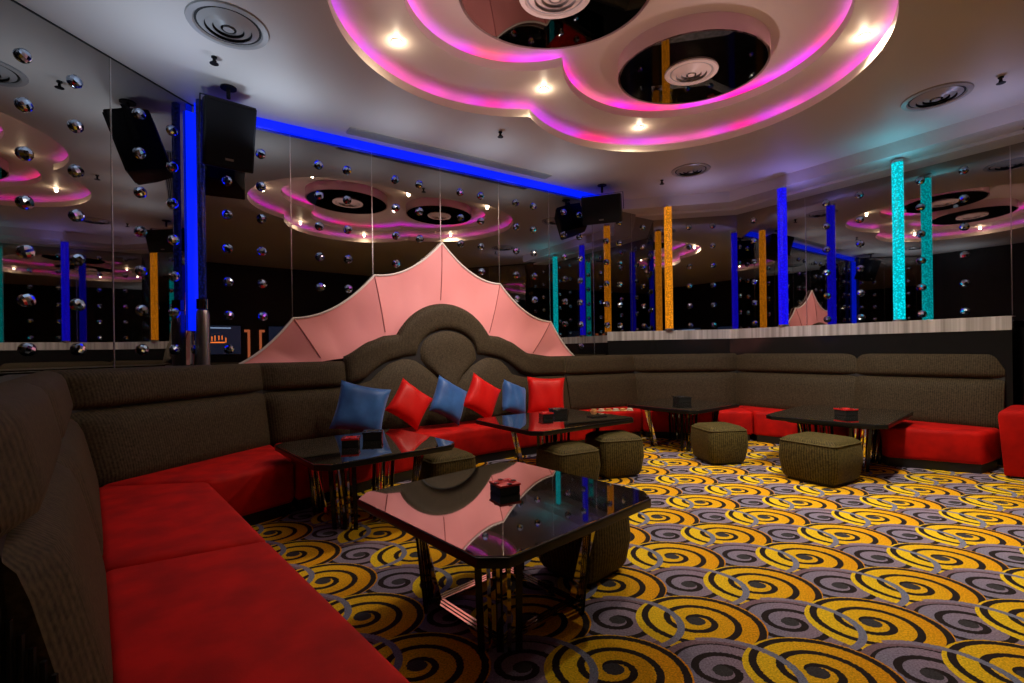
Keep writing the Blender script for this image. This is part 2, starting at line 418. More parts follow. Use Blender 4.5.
rb = N.new('ShaderNodeValToRGB'); rb.color_ramp.elements[0].position = .35; rb.color_ramp.elements[1].position = .7
rb.color_ramp.elements[0].color = (.35, .34, .35, 1); rb.color_ramp.elements[1].color = (.85, .85, .88, 1)  # bright reflections painted into the steel colour as light and dark streaks
nt.links.new(tcb.outputs['Object'], mpb.inputs[0]); nt.links.new(mpb.outputs[0], nb.inputs['Vector']); nt.links.new(nb.outputs[0], rb.inputs[0]); nt.links.new(rb.outputs[0], N['Principled BSDF'].inputs['Base Color'])
tag(sf.build('steel_band', M_BAND, lgo), 'brushed steel band')
# next, lower ledge further right
l2 = MB(); q0 = ll[2] - nR * .25; q1 = D + nR * .25
l2.prism([ll[2] - nR * .3 + dR * .01, ll[2] - nR * .3 + dR * 1.25, C + dR * 4.6, C + dR * 3.14], 0, 1.48)
tag(l2.build('side_ledge', MATS['black_granite']), 'short lower black ledge at the right end of the steel fronted ledge', 'ledge')

# blue light strip along the top of the long mirror wall
bs = MB(); e0 = on(.02, .015); e1 = A + dW * ((bl[0] - A).dot(dW) - .02) + nW * .015
bs.prism([e0, e1, e1 + nW * .05, e0 + nW * .05], 3.765, 3.855)
tag(bs.build('light_strip', M_BLUESTRIP), 'long blue light strip along the top of the back mirror wall', 'light strip')

# ------------------------------------------------------------------ crystals on the mirrors
cr = bmesh.new(); bmesh.ops.create_uvsphere(cr, u_segments=10, v_segments=8, radius=.050)
bmesh.ops.scale(cr, vec=(1, .62, 1), verts=cr.verts)
cme = bpy.data.meshes.new('crystal_stud'); cr.to_mesh(cme); cr.free(); cme.materials.append(M_CRYSTAL)
crm = MB(); crm.lathe([(0, -.03), (.05, -.03), (.05, -.02), (0, -.02)], n=14)
ORD = ['first', 'second', 'third', 'fourth', 'fifth', 'sixth', 'seventh', 'eighth', 'ninth', 'tenth', 'eleventh', 'twelfth', 'thirteenth', 'fourteenth', 'fifteenth', 'sixteenth']
ROWN = ['lowest', 'second lowest', 'third lowest', 'middle', 'third highest', 'second highest', 'topmost']
ROWS = [1.36 + .354 * k for k in range(7)]
def crystals(wall, P, dvec, nvec, cols, skip=lambda t, z: False, phr='', rows=range(7)):
    for ci, t in enumerate(cols):
        for k in rows:
            if skip(t, ROWS[k]): continue
            o = bpy.data.objects.new('crystal_stud', cme); COL.objects.link(o)
            p = P + dvec * t + nvec * .022
            o.location = (p.x, p.y, ROWS[k]); o.rotation_euler = (random.uniform(-.2, .2), random.uniform(-3, 3), math.atan2(dvec.y, dvec.x))
            tag(o, 'crystal on %s, %s column %s, %s row' % (wall, ORD[ci], phr, (ROWN if rows[0] == 0 else [''] + ROWN[:3] + ROWN[4:])[k]), 'crystal', 'crystal studs on the ' + wall)
dL = (A - H).normalized(); nL = V2(dL.y, -dL.x)
crystals('left mirror wall', A, -dL, nL, [.24, .57, 1.10, 1.44], phr='left of corner')
PEAKS = [(.39, 1.20), (.92, 1.70), (1.84, 2.25), (2.75, 2.75), (3.65, 2.26), (4.56, 1.74), (5.03, 1.20)]
def crown_top(s):
    for (a, za), (b, zb) in zip(PEAKS, PEAKS[1:]):
        if a <= s <= b:
            t = (s - a) / (b - a); sag = .13 if za > 1.3 and zb > 1.3 else .055
            return za + (zb - za) * t - 4 * sag * t * (1 - t)
    return 0
cols = [k * PW + o for k in range(8) for o in (.30, .62) if k * PW + o < 6.95]
crystals('back mirror wall', A, dW, nW, cols, lambda t, z: z < crown_top(t) + .07 or (t > 5.5 and z < 1.6), phr='from left corner')
crystals('short far facet', B, (C - B).normalized(), nF, [.62, 1.02], phr='from left', rows=range(1, 7))
crystals('right mirror wall', C, dR, nR, [.30, .75, 1.42, 1.86, 2.55, 2.98, 3.7, 4.1], phr='from far end', rows=range(1, 7))

# ------------------------------------------------------------------ pink crown
CW = .045
def backtop(s):
    """silhouette of the crown-shaped backrest"""
    P = [(0, 1.22), (1.0, 1.215), (1.42, 1.27), (1.71, 1.44), (1.90, 1.51), (2.10, 1.53)]
    if s <= 2.08:
        for (a, za), (b, zb) in zip(P, P[1:]):
            if a <= s <= b: t = (s - a) / (b - a); t = t * t * (3 - 2 * t) * .3 + t * .7; return za + (zb - za) * t
    if s < 3.32:
        t = (s - 2.70) / .66; return 1.42 + .51 * max(0, (1 - t * t)) ** .62 * 1.0 if abs(t) < 1 else 1.53
    return max(1.22, backtop(5.40 - s)) if s < 5.4 else 1.22
NS = 140
pk = empty('crown_headboard', (*on(2.75, .1), 0.0))
base = Vector((*on(2.75, .1), 0.0))
kids = []
ribs_s = [p[0] for p in PEAKS[1:-1]]
def crown_pt(s, a):
    """a = 0 top edge on the mirror, a = 1 behind the backrest"""
    bs_ = 2.72 + (s - 2.72) * .80 - .07
    zt = crown_top(s); zb = min(backtop(bs_) - .03, zt - .0)
    # pleated outward at the ribs, sunk between
    near = min(abs(s - r) for r in ribs_s + [.39, 5.03]); puff = -.10 * min(1, near / .3) * math.sin(PI * min(1, a * 1.05))
    ss = s + (bs_ - s) * a; d = .045 + (.13 - .045) * a ** .9 + puff * .6 + .02 * math.sin(PI * a)
    p = on(ss, d); return Vector((p.x, p.y, zt + (zb - zt) * a))
gi = sorted(set([.39 + (5.03 - .39) * i / NS for i in range(NS + 1)] + ribs_s))
m = MB(); cs = []
for s in gi:
    front = [crown_pt(s, j / 10) for j in range(11)]
    back = [p - Vector((nW.x, nW.y, 0)) * .02 for p in reversed(front)]
    cs.append(front + back)
m.loft(cs); kids.append(m.build('stretched_fabric', M_PINK, pk, smooth=1.0))
m = MB(); m.tube([crown_pt(s, 0) + Vector((nW.x, nW.y, 0)) * .004 for s in gi], .013, 6); kids.append(tag(m.build('piping', M_PIPE, pk, smooth=1), 'thin white piping'))
for r in ribs_s:
    m = MB(); m.tube([crown_pt(r, .01 + j / 10) + Vector((nW.x, nW.y, 0)) * .002 for j in range(10)], .006, 6); kids.append(m.build('rib_seam', M_PINKSEAM, pk, smooth=1))
setorigin(pk, kids, base)
tag(pk, 'pink fabric crown with five scalloped peaks rising behind the arched sofa', 'headboard')

# ------------------------------------------------------------------ sofas
K = [V2(-.895, 1.038), V2(-1.73, 1.985), V2(-2.87, 3.27), on(.63, .56), on(1.42, .50), on(2.1, .45), on(2.72, .43), on(3.4, .43), on(4.62, .46), on(5.84, .65), V2(3.46, 7.40), V2(4.35, 6.13), V2(5.14, 5.02)]
KN = []
for i, p in enumerate(K):
    ns = []
    if i > 0: e = (K[i] - K[i - 1]).normalized(); ns.append(V2(-e.y, e.x))
    if i < len(K) - 1: e = (K[i + 1] - K[i]).normalized(); ns.append(V2(-e.y, e.x))
    mm = sum(ns, V2(0, 0)).normalized(); KN.append(mm / max(.4, mm.dot(ns[0])))
SEATZ = .42
def lean(z): return .015 + .17 * max(0, z - SEATZ) / .8 if z < 1.22 else .185 + .02 * (z - 1.22)
def kpath(i0, i1, n=10):
    """(point, outward normal, fraction) samples along K[i0]..K[i1]"""
    res = []; tot = i1 - i0
    for i in range(i0, i1):
        for j in range(n + (1 if i == i1 - 1 else 0)):
            t = j / n; res.append((K[i].lerp(K[i + 1], t), KN[i].lerp(KN[i + 1], t), (i - i0 + t) / tot))
    return res
def pad(samples, zb, zt, thick=.2, puff=.035, nz=10, gap=.006, front=0.0, pz=6, pt=10):
    m = MB(); secs = []; rv = []
    L_ = sum((samples[i + 1][0] - samples[i][0]).length for i in range(len(samples) - 1)); d = 0
    for i, (p, nn, fr) in enumerate(samples):
        if i: d += (p - samples[i - 1][0]).length
        x = d / L_; et = 1 - abs(2 * x - 1) ** max(2, pt * L_)
        b = zb(p, x) if callable(zb) else zb; t = zt(p, x) if callable(zt) else zt
        b += gap; t -= gap; f = []; 
        for j in range(nz + 1):
            a = j / nz; a2 = .5 - .5 * math.cos(PI * a); z = b + (t - b) * a2
            e = 1 - abs(2 * a2 - 1) ** pz
            q = p + nn * (lean(z) - front - puff * e * (.25 + .75 * et) + .035 * (1 - (.25 + .75 * et)) + (.03 * (abs(2 * a2 - 1) ** 12)))
            f.append(Vector((q.x, q.y, z)))
        for j in (1, 0):
            z = b + (t - b) * j; q = p + nn * (lean(z) + thick); f.append(Vector((q.x, q.y, z - (.012 if j else 0))))
        secs.append(f); rv += [d] * len(f)
    # pull the two ends in by the gap
    m.loft(secs); m.u = rv; return m
def s_of(p): return (p - A).dot(dW)

def sofa(name, i0, i1, fr, label, seatz=(.085, SEATZ), back=True, backs=None, upper=True, cut=None, grp='sections of the long curved sofa'):
    pts_k = [K[i] for i in range(i0, i1 + 1)] if not backs else backs
    poly = pts_k + list(reversed(fr))
    c = sum(poly, V2(0, 0)) / len(poly); root = empty(name, (c.x, c.y, 0)); ks = []
    inner = [p + (c - p).normalized() * .006 for p in poly]
    m = MB(); m.prism(inner, seatz[0], seatz[1]); ks.append(m.build('seat', M_RED, root, smooth=.9, bevel=.045, seg=4))
    m = MB(); m.prism([p + (c - p) * .07 for p in poly], 0, seatz[0] + .01); ks.append(m.build('plinth', M_PLINTH, root))
    # welt along the front top edge
    if back:
        sm = kpath(i0, i1)
        tk = .05 if i0 > 2 else .1; bk_ = .235 if i0 > 8 else (.30 if i0 > 2 else .42)
        ks.append(pad(sm, .36, .93, tk, .05).build('lower_back_cushion', M_BACK, root, smooth=.8))
        if upper:
            ks.append(pad(sm, .925, 1.22, tk, .04, front=.0).build('upper_back_cushion', M_BACK, root, smooth=.8))
        # dark shell behind the cushions
        secs = []
        for p, nn, x in sm:
            secs.append([Vector((*(p + nn * u), z)) for u, z in ((.10, .02), (.15, .9), (.20, 1.19), (bk_, 1.19), (bk_, .02))])
        m = MB(); m.loft(secs); ks.append(m.build('back_shell', M_PLINTH, root))
    setorigin(root, ks, (c.x, c.y, 0)); tag(root, label, 'sofa', grp)
    return root
F0 = V2(-.245, 1.27); Fm = V2(-1.18, 2.30); F1 = V2(-2.14, 3.37); F2 = V2(-1.78, 3.90)
Fs3 = on(1.42, 1.30); Fc = [Fs3, on(2.5, 1.02), on(3.3, .98), on(4.6, 1.05)]; F5 = on(5.45, 1.05); F6 = V2(3.33, 6.60); F7 = V2(4.10, 5.84)
sofa('sofa_section', 0, 1, [F0, Fm], 'nearest red velvet sofa section at the bottom left, with dark backrest')
sofa('sofa_section', 1, 2, [Fm, F1], 'red velvet sofa section between the nearest one and the one under the left mirrors')
sofa('sofa_section', 2, 3, [F1, F2], 'red velvet sofa section along the left mirror wall, with long dark backrest')
sofa('sofa_section', 3, 4, [F2, Fs3], 'short red sofa section just left of the arched sofa, behind the left table')
# arched crown sofa
cs_ = sofa('arched_sofa', 4, 8, Fc, 'red seated sofa with tall arched brown backrest in front of the pink crown', back=False)
cbase = Vector(cs_.location); ks = []
smp = kpath(4, 8, 24)
def inner_top(s):
    pts = [(1.42, .93), (1.62, .985), (1.75, 1.09), (1.9, 1.175), (2.1, 1.225), (2.30, 1.235)]
    if s > 2.72: s = 5.44 - s
    s = max(1.42, s)
    if s <= 2.30:
        for (a, za), (b, zb) in zip(pts, pts[1:]):
            if a <= s <= b: return za + (zb - za) * (s - a) / (b - a)
    t = (2.72 - s) / .44; return 1.20 + .375 * math.sqrt(max(0, 1 - t * t))
ks.append(pad(smp, lambda p, x: inner_top(s_of(p)), lambda p, x: backtop(s_of(p)), .05, .045, pt=14).build('arched_back_band', M_BACK, cs_, smooth=.8))
def sub(a, b): return [q for q in smp if a <= s_of(q[0]) <= b]
def dbase(s):
    P = [(1.42, .50), (2.1, .45), (2.72, .43), (3.4, .43), (4.62, .46)]
    for (a, da), (b, db) in zip(P, P[1:]):
        if s <= b: return da + (db - da) * (s - a) / (b - a)
    return .46
def knee(z): return max(0, min(1, (z - .93) / .27))
def shell_pad(sl, sr, n=22, nz=12, puff=.05):
    secs = []; rv = []
    for i in range(n + 1):
        x = i / n; st = sl(1.2) + (sr(1.2) - sl(1.2)) * x; zt = inner_top(st) - .006; zb = .366; et = 1 - abs(2 * x - 1) ** 7; f = []
        for j in range(nz + 1):
            a = .5 - .5 * math.cos(PI * j / nz); z = zb + (zt - zb) * a; s = sl(z) + (sr(z) - sl(z)) * x; e = 1 - abs(2 * a - 1) ** 7
            q = on(s, dbase(s) - lean(z) + puff * e * (.25 + .75 * et) - .035 * (1 - (.25 + .75 * et))); f.append(Vector((q.x, q.y, z))); rv.append(s)
        for z in (zt - .01, zb):
            s = sl(z) + (sr(z) - sl(z)) * x; q = on(s, dbase(s) - lean(z) - .05); f.append(Vector((q.x, q.y, z))); rv.append(s)
        secs.append(f)
    m = MB(); m.loft(secs); m.u = rv; return m
LT = lambda z: 2.62 - .32 * knee(z); RT = lambda z: 2.82 + .34 * knee(z)
for a, b in ((lambda z: 1.425, lambda z: LT(z) - .006), (LT, RT), (lambda z: RT(z) + .006, lambda z: 4.61)):
    ks.append(shell_pad(a, b).build('lower_back_cushion', M_BACK, cs_, smooth=.8))
secs = []
for p, nn, x in smp:
    t = backtop(s_of(p)) - .03; l = lean(t) + .02
    secs.append([Vector((*(p + nn * u), z)) for u, z in ((.10, .02), (.16, .9), (l, t), (l + .045, t), (.27, .9), (.27, .02))])
m = MB(); m.loft(secs); ks.append(m.build('back_shell', M_PLINTH, cs_))
setorigin(cs_, ks, cbase)
sofa('sofa_section', 8, 9, [Fc[-1], F5], 'red sofa section just right of the arched sofa, behind the table with the paper napkins')
sofa('sofa_section', 9, 10, [F5, F6], 'red sofa section across the far corner, under the left half of the steel ledge')
sofa('sofa_section', 10, 11, [F6, F7], 'red sofa section right of the far corner, behind the table with the lone olive stool')
P8 = [V2(4.50, 6.22), V2(5.33, 5.24)]
s8 = sofa('sofa_section', 11, 12, [V2(4.02, 5.17), V2(4.70, 4.76)], 'protruding red sofa section at the right end of the steel ledge, with wide ribbed backrest')
# tapering red arm block at the right edge
ab = MB()
pb = [V2(4.76, 4.64), V2(5.5, 4.30), V2(5.92, 4.78), V2(5.27, 5.02)]; c = sum(pb, V2(0, 0)) / 4
secs = []
for z, g in ((.02, .0), (.35, .035), (.60, .06), (.645, .045), (.66, .0)):
    secs.append([Vector((*(p + (p - c).normalized() * g), z)) for p in pb])
rt = empty('sofa_arm_block', (c.x, c.y, 0)); ab.loft(secs); k = [ab.build('red_block', M_RED, rt, smooth=.6, bevel=.02)]
m = MB(); m.prism([p + (c - p) * .12 for p in pb], 0, .04); k.append(m.build('plinth', M_PLINTH, rt)); setorigin(rt, k, (c.x, c.y, 0))
tag(rt, 'taller red sofa end block at the far right edge of the picture', 'sofa')
# fluted end of the back, beside the camera
r0 = [o for o in COL.objects if o.name == 'sofa_section'][0]
e = (K[1] - K[0]).normalized(); nn = V2(-e.y, e.x); m = MB(); ks = []
for i in range(26):
    u = -.035 + i * .016; q = K[0] - e * .012; zt = min(1.15, .49 + 2.1 * u)
    m.tube([Vector((*(q + nn * u), z)) for z in (.10, .3, zt)], .0062, 6)
ks.append(m.build('fluted_end_panel', MATS['black_plastic'], r0, smooth=1)); setorigin(r0, ks, r0.location)

# ------------------------------------------------------------------ cushions
def cushion(px, py, size, yaw, roll, lean_, material, label, grp, d=.74, thick=.17):
    g = 14; vs = []; fs = []
    for side in (1, -1):
        for i in range(g + 1):
            for j in range(g + 1):
                u = 2 * i / g - 1; v = 2 * j / g - 1
                k = 1 - .085 * (1 - v * v) * abs(u) ** 3; k2 = 1 - .085 * (1 - u * u) * abs(v) ** 3
                h = thick / 2 * ((1 - u ** 4) * (1 - v ** 4)) ** .55 * (1 + .06 * math.sin(7 * u + 3 * v + px))
                vs.append((u * k * size / 2, side * h, v * k2 * size / 2))
    n = g + 1
    for s_ in range(2):
        for i in range(g):
            for j in range(g):
                a = s_ * n * n + i * n + j; fs.append((a, a + n, a + n + 1, a + 1) if s_ == 0 else (a, a + 1, a + n + 1, a + n))
    m = MB(); m.add(vs, fs)
    o = m.build('cushion', material, smooth=1.2)
    # centre on the vertical plane d metres in front of the mirror wall
    dx, dy = px - PX0, py - PY0
    x = (dx * math.cos(RHO) - dy * math.sin(RHO)) / F; zz = -(dx * math.sin(RHO) + dy * math.cos(RHO)) / F
    P = A + nW * d; s_ = (P.y * x - P.x) / (dW.x - dW.y * x); Y = P.y + s_ * dW.y
    o.location = (x * Y, Y, CH + zz * Y); o.rotation_mode = 'XYZ'
    o.rotation_euler = (0, 0, 0)
    o.matrix_world = Matrix.Translation((x * Y, Y, CH + zz * Y)) @ Matrix.Rotation(yaw, 4, 'Z') @ Matrix.Rotation(lean_, 4, 'X') @ Matrix.Rotation(roll, 4, 'Y')
    mw = o.matrix_world.copy(); low = min((mw @ v.co).z for v in o.data.vertices)
    mw.translation.z += SEATZ + .002 - low if abs(SEATZ - low) < .12 else 0; o.matrix_world = mw
    tag(o, label, 'cushion', grp); return o
R_ = math.radians
cushion(361, 402, .52, R_(20), R_(14), R_(-18), M_BLUESAT, 'blue satin cushion, leftmost in the row on the arched sofa', 'cushions on the arched sofa', .80)
cushion(410, 405, .44, R_(40), R_(38), R_(-16), M_REDSAT, 'red satin cushion standing on its corner, second from the left on the arched sofa', 'cushions on the arched sofa', .74)
cushion(449, 400, .46, R_(48), R_(30), R_(-14), M_BLUESAT, 'blue satin cushion seen edge-on between the two tilted red cushions', 'cushions on the arched sofa', .72)
cushion(482, 395, .46, R_(40), R_(32), R_(-12), M_REDSAT, 'red satin cushion between the two smaller blue cushions', 'cushions on the arched sofa', .70)
cushion(514, 394, .42, R_(52), R_(20), R_(-14), M_BLUESAT, 'pale lit blue satin cushion left of the square red one', 'cushions on the arched sofa', .70)
cushion(546, 392, .52, R_(8), R_(3), R_(-14), M_REDSAT, 'square upright red satin cushion, rightmost in the row', 'cushions on the arched sofa', .72)

# ------------------------------------------------------------------ tables
TZ = .56
def table(N_, rot, a, b, label):
    u = V2(math.cos(rot), math.sin(rot)); v = V2(-u.y, u.x); c = V2(*N_) + u * a / 2 + v * b / 2
    root = empty('cocktail_table', (c.x, c.y, 0), rot); ch = .085
    def oct_(g=0):
        x, y = a / 2 - g, b / 2 - g
        return [(-x + ch, -y), (x - ch, -y), (x, -y + ch), (x, y - ch), (x - ch, y), (-x + ch, y), (-x, y - ch), (-x, -y + ch)]
    m = MB(); m.prism(oct_(), TZ - .045, TZ - .003); m.build('table_top', M_EDGE, root, bevel=.006, seg=2, smooth=.5)
    m = MB(); m.prism(oct_(.006), TZ - .0035, TZ); tag(m.build('glass_surface', M_TABLE, root), 'black mirror glass surface')
    m = MB(); m.prism(oct_(.14), TZ - .075, TZ - .044); m.build('apron', M_PLINTH, root)
    feet = []
    for sx, sy in ((-1, -1), (1, -1), (1, 1), (-1, 1)):
        r1 = .44; r0 = .39; dd = Vector((sx * (a - .0), sy * b, 0)).normalized(); tn = Vector((-dd.y, dd.x, 0))
        m = MB(); m2 = MB()
        for i, o in enumerate((-.09, -.045, 0, .045, .09)):
            tgt = m if i % 2 == 0 else m2
            tgt.bar(dd * r1 + tn * o + Vector((0, 0, TZ - .05)), dd * r0 + tn * o * .9, .030 if i % 2 == 0 else .016, .012, tn)
        lg_ = m.build('leg', M_LEGBLACK, root); tag(m2.build('chrome_bar', M_CHROME, lg_), 'bright chrome bar')
        m3 = MB(); q = dd * (r1 + .03); m3.bar(q + tn * .0 + Vector((0, 0, TZ - .05)), dd * (r0 - .04) , .014, .055, tn); m3.build('chrome_fin', M_CHROME, lg_)
        feet.append(dd * (r0 - .01))
    m = MB()
    for k in range(4):
        p, q = feet[k], feet[(k + 1) % 4]
        for g in (0, .03, .06):
            s_ = 1 - g / .4; m.bar(p * s_ + Vector((0, 0, .02)), q * s_ + Vector((0, 0, .02)), .012, .012, (0, 0, 1))
    m.build('base_rail', M_CHROME, root)
    tag(root, label, 'table', 'black glass cocktail tables'); return root, c
T1, c1 = table((-.083, 1.66), R_(43), 1.13, 1.13, 'black glass cocktail table nearest the camera, reflecting the pink crown')
T2, c2 = table((-1.28, 3.13), R_(41), 1.13, 1.10, 'black cocktail table on the left, in front of the blue leftmost cushion')
T3, c3 = table((.21, 4.33), R_(36), 1.42, 1.13, 'black cocktail table in the centre holding the phone and paper napkins')
T4, c4 = table((2.16, 5.66), R_(38), 1.13, 1.08, 'far black cocktail table in front of the far corner sofa')
T5, c5 = table((3.46, 4.43), R_(42), 1.46, 1.08, 'black cocktail table on the right with a stool tucked at its left side')

# ------------------------------------------------------------------ stools
def stool(x, y, rz, s, h, label):
    root = empty('stool', (x, y, 0), rz)
    m = MB(); secs = []
    def rr(w, r, z, n=6):
        pts = []
        for cx, cy, a0 in ((w - r, w - r, 0), (-w + r, w - r, 90), (-w + r, -w + r, 180), (w - r, -w + r, 270)):
            for k in range(n + 1): a = R_(a0 + 90 * k / n); pts.append(Vector((cx + r * math.cos(a), cy + r * math.sin(a), z)))
        return pts
    w = s / 2
    for z, g, r in ((.03, -.03, .05), (.06, -.012, .06), (h * .5, .012, .07), (h - .07, .004, .07), (h - .03, -.012, .07), (h - .008, -.05, .06), (h + .006, -.13, .05)):
        secs.append(rr(w + g, min(r, w + g - .01), z))
    ref = secs[2]; cu = [0]
    for k in range(1, len(ref)): cu.append(cu[-1] + (ref[k] - ref[k - 1]).length)
    m.loft(secs); m.u = cu * len(secs); m.build('padded_body', M_OTTO, root, smooth=.9)
    m = MB(); m.loft([rr(w - .009, .065, h - .055), rr(w + .006, .072, h - .047), rr(w - .009, .065, h - .039)], closed=True, caps=False); m.build('top_piping', M_OTTO, root, smooth=1)
    m = MB(); m.prism([(p.x, p.y) for p in rr(w - .05, .04, 0)], 0, .035); m.build('base', M_PLINTH, root)
    tag(root, label, 'stool', 'ribbed olive stools'); return root
stool(3.00, 4.68, R_(30), .53, .43, 'olive ribbed stool alone at the left front of the right-hand table')
stool(2.36, 5.50, R_(8), .46, .43, 'olive ribbed stool at the right of the far table')
stool(1.05, 5.02, R_(14), .47, .43, 'olive ribbed stool at the right end of the napkin table')
stool(.52, 4.60, R_(28), .46, .40, 'olive ribbed stool in front of the napkin table, left of its neighbour')
stool(-.63, 4.35, R_(35), .44, .40, 'olive ribbed stool mostly hidden behind the two left tables')
stool(.40, 2.83, R_(43), .42, .41, 'dark ribbed stool under the nearest table')

# ------------------------------------------------------------------ things on the tables
def ashtray(p, rz, s, h, red, label, z=TZ):
    root = empty('ashtray', (p.x, p.y, z + .001), rz); w = s / 2
    m = MB(); m.box((0, 0, h * .4), (s * .94, s * .94, h * .8)); m.build('body', M_ASHBLK, root, bevel=.004)
    vs = []; 
    for k, zz in ((1, h * .78), (1, h), (.62, h), (.50, h * .86)):
        vs += [(-w * k, -w * k, zz), (w * k, -w * k, zz), (w * k, w * k, zz), (-w * k, w * k, zz)]
    fs = [(3, 2, 1, 0)] + [(4 * r + i, 4 * r + (i + 1) % 4, 4 * r + 4 + (i + 1) % 4, 4 * r + 4 + i) for r in range(3) for i in range(4)] + [(12, 13, 14, 15)]
    m = MB(); m.add(vs, fs)
    tag(m.build('tray', M_ASHRED if red else M_ASHBLK, root, bevel=.003), 'red tray' if red else 'black tray')
    m = MB()
    for sx, sy in ((1, 0), (-1, 0), (0, 1), (0, -1)): m.box((sx * w * .82, sy * w * .82, h + .002), (.02, .02, .004), 0)
    m.build('cigarette_rest', M_ASHBLK, root)
    tag(root, label, 'ashtray', 'square ashtrays'); return root
ashtray(at(505, 492, TZ), R_(30), .125, .052, True, 'square ashtray with red top on the nearest table')
ashtray(at(351, 446, TZ), R_(12), .135, .07, True, 'square ashtray with dull red top on the left table')
ashtray(at(373, 439, TZ), R_(12), .165, .07, False, 'black square box ashtray on the left table, beside the red one')
ashtray(at(546, 418, TZ), R_(20), .13, .06, True, 'square ashtray with dark red top on the napkin table')
ashtray(at(558, 414.5, TZ), R_(20), .17, .07, False, 'black square box ashtray behind the red one on the napkin table')
ashtray(at(682, 402, TZ), R_(10), .19, .075, False, 'black square box ashtray on the far table')
ashtray(at(846, 415, TZ), R_(10), .16, .07, True, 'square ashtray with red top on the right-hand table')
ph = empty('mobile_phone', (*at(597, 416.5, TZ).to_2d(), TZ + .001), R_(25))
m = MB(); m.box((0, 0, .006), (.20, .11, .012)); m.build('case', M_ASHBLK, ph, bevel=.004)
m = MB(); m.box((0, 0, .0125), (.185, .095, .001)); m.build('screen', mat('phone_glass', (.25, .25, .27), .05, metal=1), ph)
tag(ph, 'black mobile phone lying at the edge of the napkin table', 'phone')
for i in range(6):
    q = at(594 + i * 7.2, 411.5 - i * .15, TZ); o = MB(); pts = []
    for k in range(14):
        a = 2 * PI * k / 14; r = .040 + .007 * math.sin(3 * a + i); pts.append((r * math.cos(a) * 1.1, r * math.sin(a)))
    o.prism(pts, 0, .012); vs = [(p[0] * .72, p[1] * .72) for p in pts]; o.prism(vs, .012, .03)
    ob = o.build('napkin_roll', M_PAPER if i % 2 else M_GOLD, bevel=.004, smooth=.8); ob.location = (q.x, q.y, TZ + .001)
    tag(ob, '%s folded napkin, %s from the left in the row behind the phone' % ('cream paper' if i % 2 else 'gold paper', ORD[i]), 'napkin', 'napkins on the centre table')

# ------------------------------------------------------------------ glowing bubble tubes on the ledge
def bubble_tube(x, y, z0, z1, r, mt, label, stuff=''):
    root = empty('bubble_tube', (x, y, z0))
    m = MB(); m.lathe([(0, .03), (r, .03), (r, z1 - z0 - .03), (0, z1 - z0 - .03)], n=28); m.build('water_column', mt, root, smooth=.6)
    m = MB(); m.lathe([(0, 0), (r * 1.15, 0), (r * 1.15, .03), (0, .03)], n=28); m.build('base_cap', M_STEEL, root, smooth=.6)
    m = MB(); h = z1 - z0; m.lathe([(0, h - .03), (r * 1.08, h - .03), (r * 1.08, h), (0, h)], n=28); m.build('top_cap', M_STEEL, root, smooth=.6)
    tag(root, label, 'tube light', 'glowing tubes'); return root
LZ = 1.602
bubble_tube(2.60, 7.88, LZ, 3.66, .062, M_TORANGE, 'amber glowing bubble tube on the steel fronted ledge, leftmost of the real tubes there')
bubble_tube(4.00, 7.03, LZ, 3.66, .062, M_TBLUE, 'thick blue glowing tube in the middle of the steel fronted ledge')
bubble_tube(4.95, 6.10, LZ, 3.66, .060, M_TCYAN, 'cyan glowing bubble tube at the right of the steel fronted ledge')
# corner: clear tube, and a glowing strip added for the blue reflection
cp = on(.07, .15)
root = empty('corner_tube', (cp.x, cp.y, 1.2))
m = MB(); m.lathe([(0, .55), (.036, .55), (.036, 2.65), (0, 2.65)], n=24); m.build('water_column', M_TCLEAR, root, smooth=.6)
m = MB(); m.lathe([(0, 0), (.06, 0), (.06, .5), (.05, .55), (0, .55)], n=24); m.build('steel_socket', M_STEEL, root, smooth=.6)
m = MB(); m.lathe([(.046, .56), (.056, .56), (.056, .66), (.046, .66)], n=24); m.build('collar', M_CHROME, root, smooth=.6)
tag(root, 'slim dark bubble tube on an olive steel socket in the left corner of the mirrors', 'tube light')
m = MB(); q = A + (nW + nL).normalized() * .05; m.box((q.x, q.y, 2.65), (.15, .03, 2.2), math.atan2((nW + nL).y, (nW + nL).x) - PI / 2)
tag(m.build('light_strip', M_BLUESTRIP), 'upright glowing blue strip added for a reflection in the left corner behind the slim tube', 'light strip')

# ------------------------------------------------------------------ ceiling things
def vent(p, r, z, label, mt=M_VENT, cat='air vent', name='ceiling_diffuser'):
    root = empty(name, (p.x, p.y, z))
    m = MB(); m.lathe([(r * .80, -.002), (r * .84, -.016), (r * .98, -.012), (r, 0)], n=48); m.build('rim', mt, root, smooth=.6)
    m = MB(); m.lathe([(0, -.003), (r * .80, -.003)], n=48); m.build('hollow', M_VENTDARK if mt is M_VENT else MATS['vent_enamel'], root)
    for k in (.66, .47, .28):
        m = MB(); m.lathe([(r * (k - .07), -.028), (r * (k + .08), -.006), (r * (k + .06), -.004), (r * (k - .09), -.026)], n=40); m.build('ring_blade', mt, root, smooth=1)
    m = MB(); m.lathe([(0, -.034), (r * .13, -.032), (r * .13, -.02), (0, -.02)], n=24); m.build('centre_cap', mt, root, smooth=.6)
    tag(root, label, cat, 'round ceiling diffusers'); return root
vent(V2(-2.17, 3.72), .285, ZC, 'round grey ceiling air diffuser at upper left, above the near speaker')
vent(V2(4.41, 4.93), .285, ZC, 'round ceiling air diffuser at upper right, tinted cyan')
vent(V2(2.60, 6.86), .265, ZC, 'small looking round ceiling air diffuser near the far corner')
